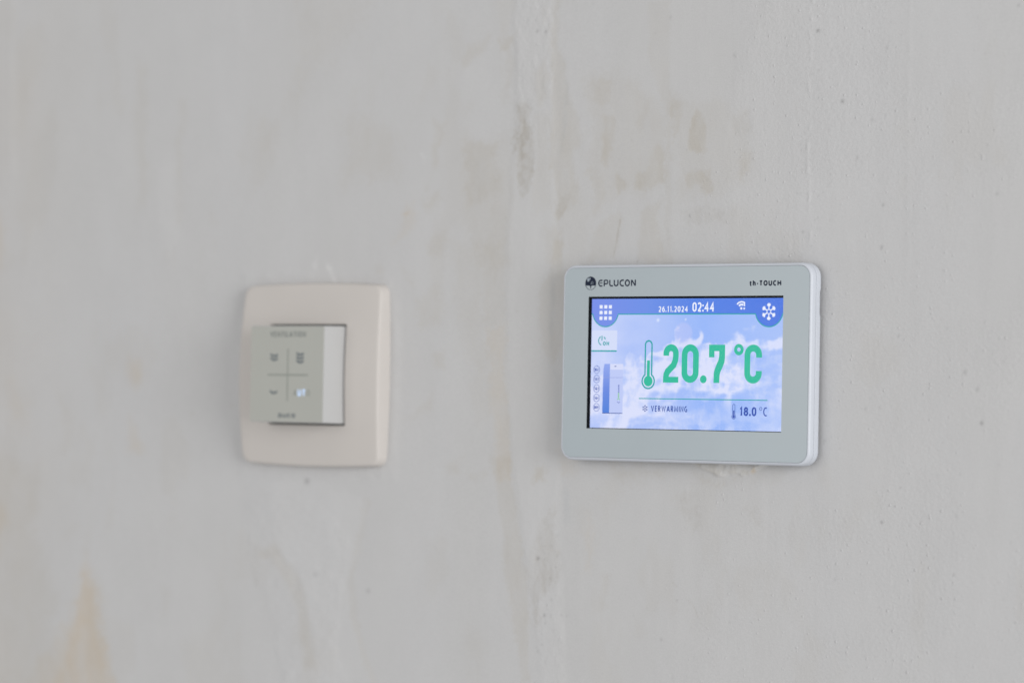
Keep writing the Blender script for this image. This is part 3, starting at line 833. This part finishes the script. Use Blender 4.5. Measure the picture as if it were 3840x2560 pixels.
f.ring(cx, cz, R_, 0.22, 40)
f.poly([p for p in arc(cx, cz, R_ - 0.02, -21, 201, 40)])
f.stroke([(cx + 0.05, 32.55), (cx + 0.05, 31.55), (cx - 0.1, 31.4)], 0.42)
f.poly([(cx - 0.7, 32.55), (cx + 0.05, 32.0), (cx + 0.7, 32.55)])
f.build("emblem", M['ink'], GL, yp)
f = Flat()
f.poly(arc(cx - 1.25, cz + 1.45, 0.62, 0, 320, 14, 0.75))
f.poly([(cx - 0.95, cz + 1.3), (cx - 0.15, cz + 1.7), (cx - 0.05, cz + 2.3), (cx - 0.55, cz + 2.15), (cx - 1.0, cz + 1.9)])
f.build("emblem_highlight", M['ink_soft'], GL, yp - 0.006)
f = Flat()
f.stroke([(cx + 0.2, cz - 0.5), (cx + 0.2, cz + 0.2), (cx + 0.85, cz + 0.75), (cx + 1.5, cz + 0.2)], 0.13)
f.stroke(arc(cx + 0.75, cz - 0.5, 0.5, 0, 180, 8), 0.13)
f.build("emblem_house", M['ink_soft'], GL, yp - 0.006)
Flat().word("th-TOUCH", 31.1, 31.85, 46.45, 34.12, 0.60, 0.13).build("model_lettering", M['ink'], GL, yp)

# display
DX = -0.36
LCD = box("display_screen", -50.5, -7.8, -29, 49.2, -7.0, 29.5, M['black'], TH)


def ylay(k): return -7.83 - 0.014 * k


sxs = np.linspace(-47.45, 47.6, 240); szs = np.linspace(-26.92, 26.95, 138)
U, V = np.meshgrid((sxs + 47.45) / 95.05, (szs + 26.92) / 53.87)
def billow(u, v, o, seed):
    s = np.zeros_like(u); a = 1.0; t = 0.0
    for k in range(o):
        s += a * (1 - np.abs(2 * vnoise(u * 2 ** k + 5.7 * k, v * 2 ** k + 3.1 * k, seed + k) - 1) ** 0.8)
        t += a; a *= 0.52
    return s / t


cl = fbm(U * 9, V * 6.5, 6, 301, 0.55)
wu = U + 0.05 * (fbm(U * 5, V * 5, 3, 331) - 0.5); wv = V + 0.06 * (fbm(U * 5 + 9, V * 5, 3, 341) - 0.5)
puff = billow(wu * 7.5, wv * 5.5, 5, 311)
lit = billow(wu * 7.5 - 0.16, wv * 5.5 + 0.20, 5, 311)
top = np.interp(U, [0, 0.10, 0.22, 0.34, 0.45, 0.56, 0.66, 0.76, 0.85, 0.93, 1.0], [0.50, 0.53, 0.54, 0.60, 0.66, 0.70, 0.75, 0.73, 0.70, 0.74, 0.80])
dd = top + 0.45 * (puff - 0.55) + 0.18 * (cl - 0.5) - V
cover = sstep(-0.03, 0.09, dd)
shade = np.clip(0.55 + 1.5 * (puff - lit) + 1.1 * (puff - 0.55), 0.12, 0.95)
dens = cover * shade
haze_ = np.interp(U, [0, 0.25, 0.5, 1], [0.55, 0.40, 0.15, 0.12]) * (0.6 + 0.8 * (cl - 0.2))
dens = np.maximum(dens, haze_ * (1 - cover))
for (u0, v0, ru, rv, am) in ((0.55, 0.17, 0.20, 0.10, 0.45), (0.82, 0.10, 0.24, 0.14, 0.65), (0.88, 0.50, 0.06, 0.06, 0.6), (0.20, 0.60, 0.07, 0.05, 0.6)):
    q = np.exp(-((U - u0 + 0.10 * (cl - 0.5)) / ru) ** 2 - ((V - v0 + 0.12 * (puff - 0.6)) / rv) ** 2)
    dens *= 1 - am * q
for (u0, v0, ru, rv, am) in ((0.12, 0.14, 0.16, 0.10, 0.40), (0.42, 0.16, 0.12, 0.09, 0.25), (0.66, 0.42, 0.16, 0.13, 0.35), (0.36, 0.44, 0.12, 0.10, 0.25), (0.05, 0.45, 0.08, 0.3, 0.35)):
    q = np.exp(-((U - u0) / ru) ** 2 - ((V - v0) / rv) ** 2)
    dens = dens + am * q * (0.5 + cl)
dens = np.clip(dens, 0, 1)
blue = np.stack([np.interp(U, [0, 0.35, 0.6, 1], [174, 165, 148, 166]), np.interp(U, [0, 0.35, 0.6, 1], [194, 190, 181, 192]), np.full(U.shape, 249.0)], -1)
whit = np.array((220, 226, 253.0))
rgb = blue * (1 - dens[..., None]) + whit * dens[..., None]
fl = np.exp(-(np.maximum(0, np.hypot((U - 0.49) * 1.77, V - 0.735) - 0.07) / 0.012) ** 2)[..., None] * 0.4
rgb = rgb * (1 - fl) + np.array((200, 204, 248.0)) * fl
for (u0, v0, r_) in ((0.355, 0.835, 0.012), (0.50, 0.84, 0.007)):
    q = np.exp(-((np.hypot((U - u0) * 1.77, V - v0)) / r_) ** 2)[..., None]
    rgb = rgb * (1 - q) + np.array((225, 235, 255.0)) * q
rs = rgb / 255.0
rl = np.where(rs <= 0.04045, rs / 12.92, ((rs + 0.055) / 1.055) ** 2.4)
SXg, SZg = np.meshgrid(sxs + DX, szs)
me = bpy.data.meshes.new("sky_picture")
co = np.stack([SXg * MM, np.full(SXg.shape, ylay(0) * MM), SZg * MM], -1).reshape(-1, 3)
ii = np.arange(len(co)).reshape(SXg.shape)
qd = np.stack([ii[:-1, :-1], ii[:-1, 1:], ii[1:, 1:], ii[1:, :-1]], -1).reshape(-1, 4)
me.from_pydata(co.tolist(), [], qd.tolist()); me.update()
a_ = me.attributes.new("sky", 'FLOAT_COLOR', 'POINT')
a_.data.foreach_set("color", np.concatenate([rl.reshape(-1, 3), np.ones((len(co), 1))], 1).ravel().astype(np.float32))
link("sky_picture", me, M['s_sky'], LCD)

S = lambda: Flat(DX, 0)
# header bar with two round tabs and its teal rim
RT = 6.7


def rim(x0, x1, zc, z0):
    lp = [(x0, z0)]
    c1, c2 = -40.42, 40.82
    h = math.degrees(math.asin((z0 - zc) / RT))
    lp += [(cx_, z_) for cx_, z_ in arc(c1, zc, RT, 180 - h, 360 + h, 26)]
    lp += [(cx_, z_) for cx_, z_ in arc(c2, zc, RT, 180 - h, 360 + h, 26)]
    lp += [(x1, z0)]
    return lp


lower = rim(-47.45, 47.6, 22.02, 20.55)
S().poly(lower + [(47.6, 26.95), (-47.45, 26.95)]).build("header_bar", M['s_header'], LCD, ylay(2))
S().stroke(lower, 0.42).build("header_rim", M['s_teal'], LCD, ylay(3))
f = S()
for i in range(3):
    for j in range(3):
        f.rect(-43.46 + i * 2.37, 24.35 - j * 2.37 - 1.42, -43.46 + i * 2.37 + 1.52, 24.35 - j * 2.37)
f.build("menu_icon", M['s_white'], LCD, ylay(4))
S().word("26.11.2024", -13.55, 21.4, 1.15, 23.82, 0.45, 0.18).build("date_lettering", M['s_white'], LCD, ylay(4))
S().word("02:44", 3.35, 21.5, 14.2, 25.4, 0.66, 0.12).build("clock_lettering", M['s_white'], LCD, ylay(4))
f = S()
f.disc(27.35, 22.8, 0.52, 16)
f.stroke(arc(27.5, 22.6, 1.75, 62, 138, 9), 0.75)
f.stroke(arc(27.5, 22.4, 3.05, 70, 138, 9), 0.62)
f.stroke([(28.85, 25.45), (28.85, 23.65)], 0.62)
f.disc(28.75, 22.75, 0.42, 14)
f.build("wifi_icon", M['s_white'], LCD, ylay(4))


def snow(fl, cx, cz, r, w):
    for k in range(6):
        a = math.radians(90 + 60 * k)
        d = Vector((math.cos(a), math.sin(a)))
        t = Vector((-d.y, d.x))
        P = lambda s, q: (cx + d.x * s * r + t.x * q * r, cz + d.y * s * r + t.y * q * r)
        fl.stroke([P(0.30, 0), P(0.62, 0)], w)
        fl.poly([P(0.56, -0.07), P(0.72, -0.26), P(0.86, -0.25), P(0.84, -0.13), P(0.99, -0.14), P(0.93, 0.0), P(0.99, 0.14), P(0.84, 0.13), P(0.86, 0.25), P(0.72, 0.26), P(0.56, 0.07)])
    fl.stroke([(cx + r * (0.36 if k % 2 == 0 else 0.22) * math.cos(math.radians(90 + 30 * k)), cz + r * (0.36 if k % 2 == 0 else 0.22) * math.sin(math.radians(90 + 30 * k))) for k in range(12)], w * 0.7, True)
    return fl


snow(S(), 40.68, 21.46, 3.6, 0.5).build("snowflake_icon", M['s_white'], LCD, ylay(4))
# power tile
S().rect(-47.25, 5.3, -34.25, 13.8).build("power_tile", M['s_tile'], LCD, ylay(1))
f = S()
f.rect(-47.3, 4.92, -34.35, 5.5)
f.build("tile_underline", M['s_teal'], LCD, ylay(2))
f = S()
f.stroke(arc(-41.95, 9.5, 1.78, 112, 258, 16), 0.46)
f.stroke(arc(-41.95, 9.5, 1.78, 18, 62, 8), 0.46)
f.stroke([(-42.0, 11.55), (-42.0, 9.55)], 0.48)
f.word("ON", -41.5, 7.5, -38.3, 9.2, 0.42, 0.16)
f.build("power_icon", M['s_teal'], LCD, ylay(2))
# five round badges
for k, t in enumerate(("DG1", "SG2", "SG3", "SG4", "DHW")):
    zc = -2.62 - 3.937 * k
    xc = -44.42 + 0.03 * k
    rg = S().ring(xc, zc, 1.58, 0.24).build("badge_ring", M['s_ring'], LCD, ylay(1))
    S().word(t, xc - 1.12, zc - 0.66, xc + 1.12, zc + 0.66, 0.30, 0.16).build("badge_lettering", M['s_blue'], LCD, ylay(2))
# picture of the heat pump
S().poly([(-41.25, -20.7), (-37.7, -20.7), (-37.62, -0.17), (-40.5, -0.17), (-41.0, -2.5)]).build("heat_pump_side", M['s_unit_side'], LCD, ylay(1))
S().rect(-37.7, -20.7, -30.9, -2.55).build("heat_pump_front", M['s_unit'], LCD, ylay(1))
S().rect(-37.62, -2.55, -30.9, -0.17).build("heat_pump_top", M['s_unit_top'], LCD, ylay(1))
S().rect(-41.05, -5.95, -30.9, -5.76).build("heat_pump_joint", M['s_unit_line'], LCD, ylay(2))
S().rect(-41.25, -20.86, -30.95, -20.55).rect(-35.45, -1.28, -34.3, -1.02).build("heat_pump_base", M['s_unit_base'], LCD, ylay(2))
S().rect(-33.35, -9.6, -32.65, -8.85).rect(-33.25, -10.5, -32.65, -9.75).rect(-33.25, -11.3, -32.65, -10.65).rect(-33.35, -12.1, -32.65, -11.45).stroke(arc(-33.0, -15.6, 0.68, 200, 340, 8), 0.32).build("heat_pump_mark", M['s_grey'], LCD, ylay(2))
S().rect(-33.3, -14.3, -32.7, -12.2).stroke(arc(-33.0, -15.3, 0.68, 10, 170, 8), 0.4).build("heat_pump_mark_green", M['s_mark'], LCD, ylay(2))


# thermometers
def thermo(cx, ztop, zb, rt, rb, w):
    h = math.degrees(math.acos(min(1, rt / rb)))
    return arc(cx, ztop - rt, rt, 0, 180, 12) + arc(cx, zb, rb, 180 - h if False else 90 + (90 - h), 360 + h, 30)


f = S()
f.stroke(thermo(-18.13, 9.5, -7.15, 1.66, 3.05, 0.6), 0.66, True)
f.build("thermometer_outline", M['s_teal'], LCD, ylay(2))
f = S()
a0 = math.degrees(math.acos(0.72 / 2.2))
f.poly([(-18.85, 1.4)] + arc(-18.13, -7.15, 2.2, 180 - a0, 360 + a0, 30) + [(-17.41, 1.4)])
f.build("thermometer_fill", M['s_green'], LCD, ylay(2))
f = S()
f.stroke(thermo(24.52, -16.2, -21.2, 0.55, 0.92, 0.2), 0.24, True)
f.poly([(24.25, -18.7)] + arc(24.52, -21.2, 0.6, 117, 423, 20) + [(24.79, -18.7)])
f.build("small_thermometer", M['s_blue'], LCD, ylay(2))

# the big reading: 20.7 degrees C
W_ = 2.8
f = S()
h = W_ / 2
zt, zb = 8.12 - h, -7.68 + h
# 2
cx2 = -6.85
rx = (-3.05 + 10.65) / 2 - h
f.stroke([(cx2 - rx, 3.4), (cx2 - rx, zt - rx)] + arc(cx2, zt - rx, rx, 180, 0, 14)[1:] + [(cx2 + rx, 3.0), (cx2 + rx - 0.25, 1.4), (cx2 + rx - 1.1, -0.5), (cx2 - rx + 0.85, -3.0), (cx2 - rx + 0.12, -4.4), (cx2 - rx, -5.6), (cx2 - rx, -7.68)], W_)
f.rect(cx2 - rx + h, -7.68, -3.05, -7.68 + W_ * 0.86)
# 0
cx0 = 2.72
rx = (6.93 + 1.5) / 2 - h
f.stroke(arc(cx0, zt - rx, rx, 0, 180, 16) + arc(cx0, zb + rx, rx, 180, 360, 16), W_, True)
f.disc(9.33, -6.15, 1.62, 28)
# 7
f.poly([(11.95, 8.0), (19.8, 8.0), (19.8, 2.6), (19.55, 0.8), (18.7, -1.2), (17.7, -3.0), (17.3, -4.4), (17.2, -7.6), (14.35, -7.6), (14.4, -4.0), (14.75, -2.2), (15.6, -0.3), (16.6, 1.7), (16.95, 3.2), (16.95, 5.4), (14.6, 5.4), (14.6, 2.85), (11.95, 2.85)])
# degree ring
f.ring(26.5, 6.05, 1.58, 1.45, 30)
# C
cc = 33.52
rx = (37.72 - 29.3) / 2 - h
f.stroke([(cc + rx, 2.85), (cc + rx, zt - rx)] + arc(cc, zt - rx, rx, 0, 180, 16)[1:] + arc(cc, zb + rx, rx, 180, 360, 16) + [(cc + rx, -2.6)], W_)
f.build("temperature_digits", M['s_green'], LCD, ylay(3))
S().rect(-22.65, -14.58, 40.78, -14.2).build("divider_line", M['s_teal'], LCD, ylay(2))
snow(S(), -19.5, -18.45, 1.42, 0.22).build("mode_icon", M['s_navy'], LCD, ylay(2))
S().word("VERWARMING", -16.45, -19.76, 1.65, -17.28, 0.40, 0.20).build("mode_lettering", M['s_navy'], LCD, ylay(2))
S().word("18.0", 27.35, -20.88, 35.45, -17.18, 0.76, 0.16).ring(37.55, -17.85, 0.6, 0.24, 20).word("C", 38.75, -20.88, 40.8, -17.18, 0.52).build("setpoint_lettering", M['s_blue'], LCD, ylay(2))
box("window_pane", -49.05, -8.47, -27.17, 47.5, -8.25, 27.85, M['pane'], TH)

# ------------------------------------------------------------------ ventilation control
VC = root("ventilation_control", "cream square ventilation control with raised grey button panel, on plaster wall", "switch", (-203.5, 0, -6.0))
A = 40.0


def cushion(half, r, k, nc=8, ne=16):
    out = []
    cs = [(half - r, half - r, 0), (-half + r, half - r, 90), (-half + r, -half + r, 180), (half - r, -half + r, 270)]
    for q, (ax, az, a0) in enumerate(cs):
        c = arc(ax, az, r, a0, a0 + 90, nc)
        out += c
        nx2 = cs[(q + 1) % 4]
        e2 = (nx2[0] + r * math.cos(math.radians(nx2[2])), nx2[1] + r * math.sin(math.radians(nx2[2])))
        out += [(c[-1][0] + (e2[0] - c[-1][0]) * i / ne, c[-1][1] + (e2[1] - c[-1][1]) * i / ne) for i in range(1, ne)]
    return [(u * (1 + k * (1 - min(1, (v / half) ** 2))), v * (1 + k * (1 - min(1, (u / half) ** 2)))) for u, v in out]


def dome(x, z):
    return -(8.4 - 3.0 * (z / 41.0) ** 2 - 0.7 * (x / 41.0) ** 2)


outer = cushion(A, 4.0, 0.028)
HC = (-0.6, 0.0); HH = 22.35
inner = [(x + HC[0], z + HC[1]) for x, z in cushion(HH, 0.6, 0.0)]
loops = []
for off, yf in ((0.0, lambda x, z: 0.6), (0.0, lambda x, z: -0.6), (-0.25, lambda x, z: dome(x, z) * 0.45), (-0.42, lambda x, z: dome(x, z) + 0.75), (-0.58, lambda x, z: dome(x, z) + 0.32), (-0.95, lambda x, z: dome(x, z) + 0.06), (-1.8, lambda x, z: dome(x, z))):
    sc = (A + off) / A
    loops.append([(x * sc, yf(x * sc, z * sc), z * sc) for x, z in outer])
o_in = [(x * (A - 1.8) / A, z * (A - 1.8) / A) for x, z in outer]
for t in (0.2, 0.4, 0.6, 0.8, 0.985):
    lp = [(a[0] * (1 - t) + b_[0] * t, a[1] * (1 - t) + b_[1] * t) for a, b_ in zip(o_in, inner)]
    loops.append([(x, dome(x, z), z) for x, z in lp])
loops.append([(x, dome(x, z) + 0.25, z) for x, z in inner])
loops.append([(x, -1.5, z) for x, z in inner])
loft("cover_frame", loops, M['cream'], VC)
box("gap_shade_plate", HC[0] - HH - 0.5, -4.6, -HH - 0.5, HC[0] + HH + 0.5, -1.0, HH + 0.5, M['gap'], VC)  # dark plate added to stand in for shade deep in the gap
mb = []
for hf, y in ((21.65, -4.0), (21.6, -10), (21.35, -20.4), (21.25, -20.75), (20.95, -20.92)):
    mb.append([(x + HC[0], y, z) for x, z in cushion(hf, 0.8, 0.0, 5, 6)])
loft("button_module", mb, M['module'], VC, cap1=True)
ff = [(x + HC[0], z) for x, z in cushion(21.05, 0.7, 0.0, 4, 2)]
FM = loft("membrane_panel", [[(x, -20.9, z) for x, z in ff], [(x, -21.1, z) for x, z in ff]], M['film'], VC, cap1=True)
ox, oz = 203.5, 6.0
F2 = lambda: Flat(ox, oz)
yl = -21.115
F2().word("VENTILATION", -214.0, 10.35, -193.45, 12.85, 0.46, 0.18).build("title_lettering", M['film_text'], FM, yl)
f = F2(); f.rect(-215.2, -6.7, -191.8, -6.05)
f.build("cross_line", M['film_line'], FM, yl)
f = F2(); f.rect(-203.85, -17.9, -203.25, 5.3)
f.build("cross_line", M['film_line'], FM, yl - 0.006)


def smile(fl, cx, cz, w=2.1):
    return fl.stroke([(cx - w, cz + 0.75), (cx - 0.9, cz - 0.05), (cx + 0.1, cz - 0.3), (cx + 1.0, cz - 0.1), (cx + w, cz + 0.5)], 0.98)


f = F2(); smile(f, -211.55, 2.1); smile(f, -211.55, 0.45)
f.build("medium_speed_symbol", M['film_ink'], FM, yl)
f = F2(); smile(f, -196.5, 2.75); smile(f, -196.5, 1.1); smile(f, -196.5, -0.55)
f.build("high_speed_symbol", M['film_ink'], FM, yl)
f = F2(); smile(f, -211.55, -14.2)
f.build("low_speed_symbol", M['film_ink'], FM, yl)
F2().word("A", -200.0, -15.5, -197.9, -12.9, 0.4).word("O", -192.6, -15.5, -190.4, -12.9, 0.4).build("auto_lettering", M['film_line'], FM, yl)
F2().word("UT", -197.6, -15.7, -192.9, -12.7, 0.66, 0.16).build("auto_light", M['led'], FM, yl)
F2().word("DUCO", -208.5, -25.3, -198.65, -23.35, 0.62, 0.12).build("brand_lettering", M['film_ink'], FM, yl)
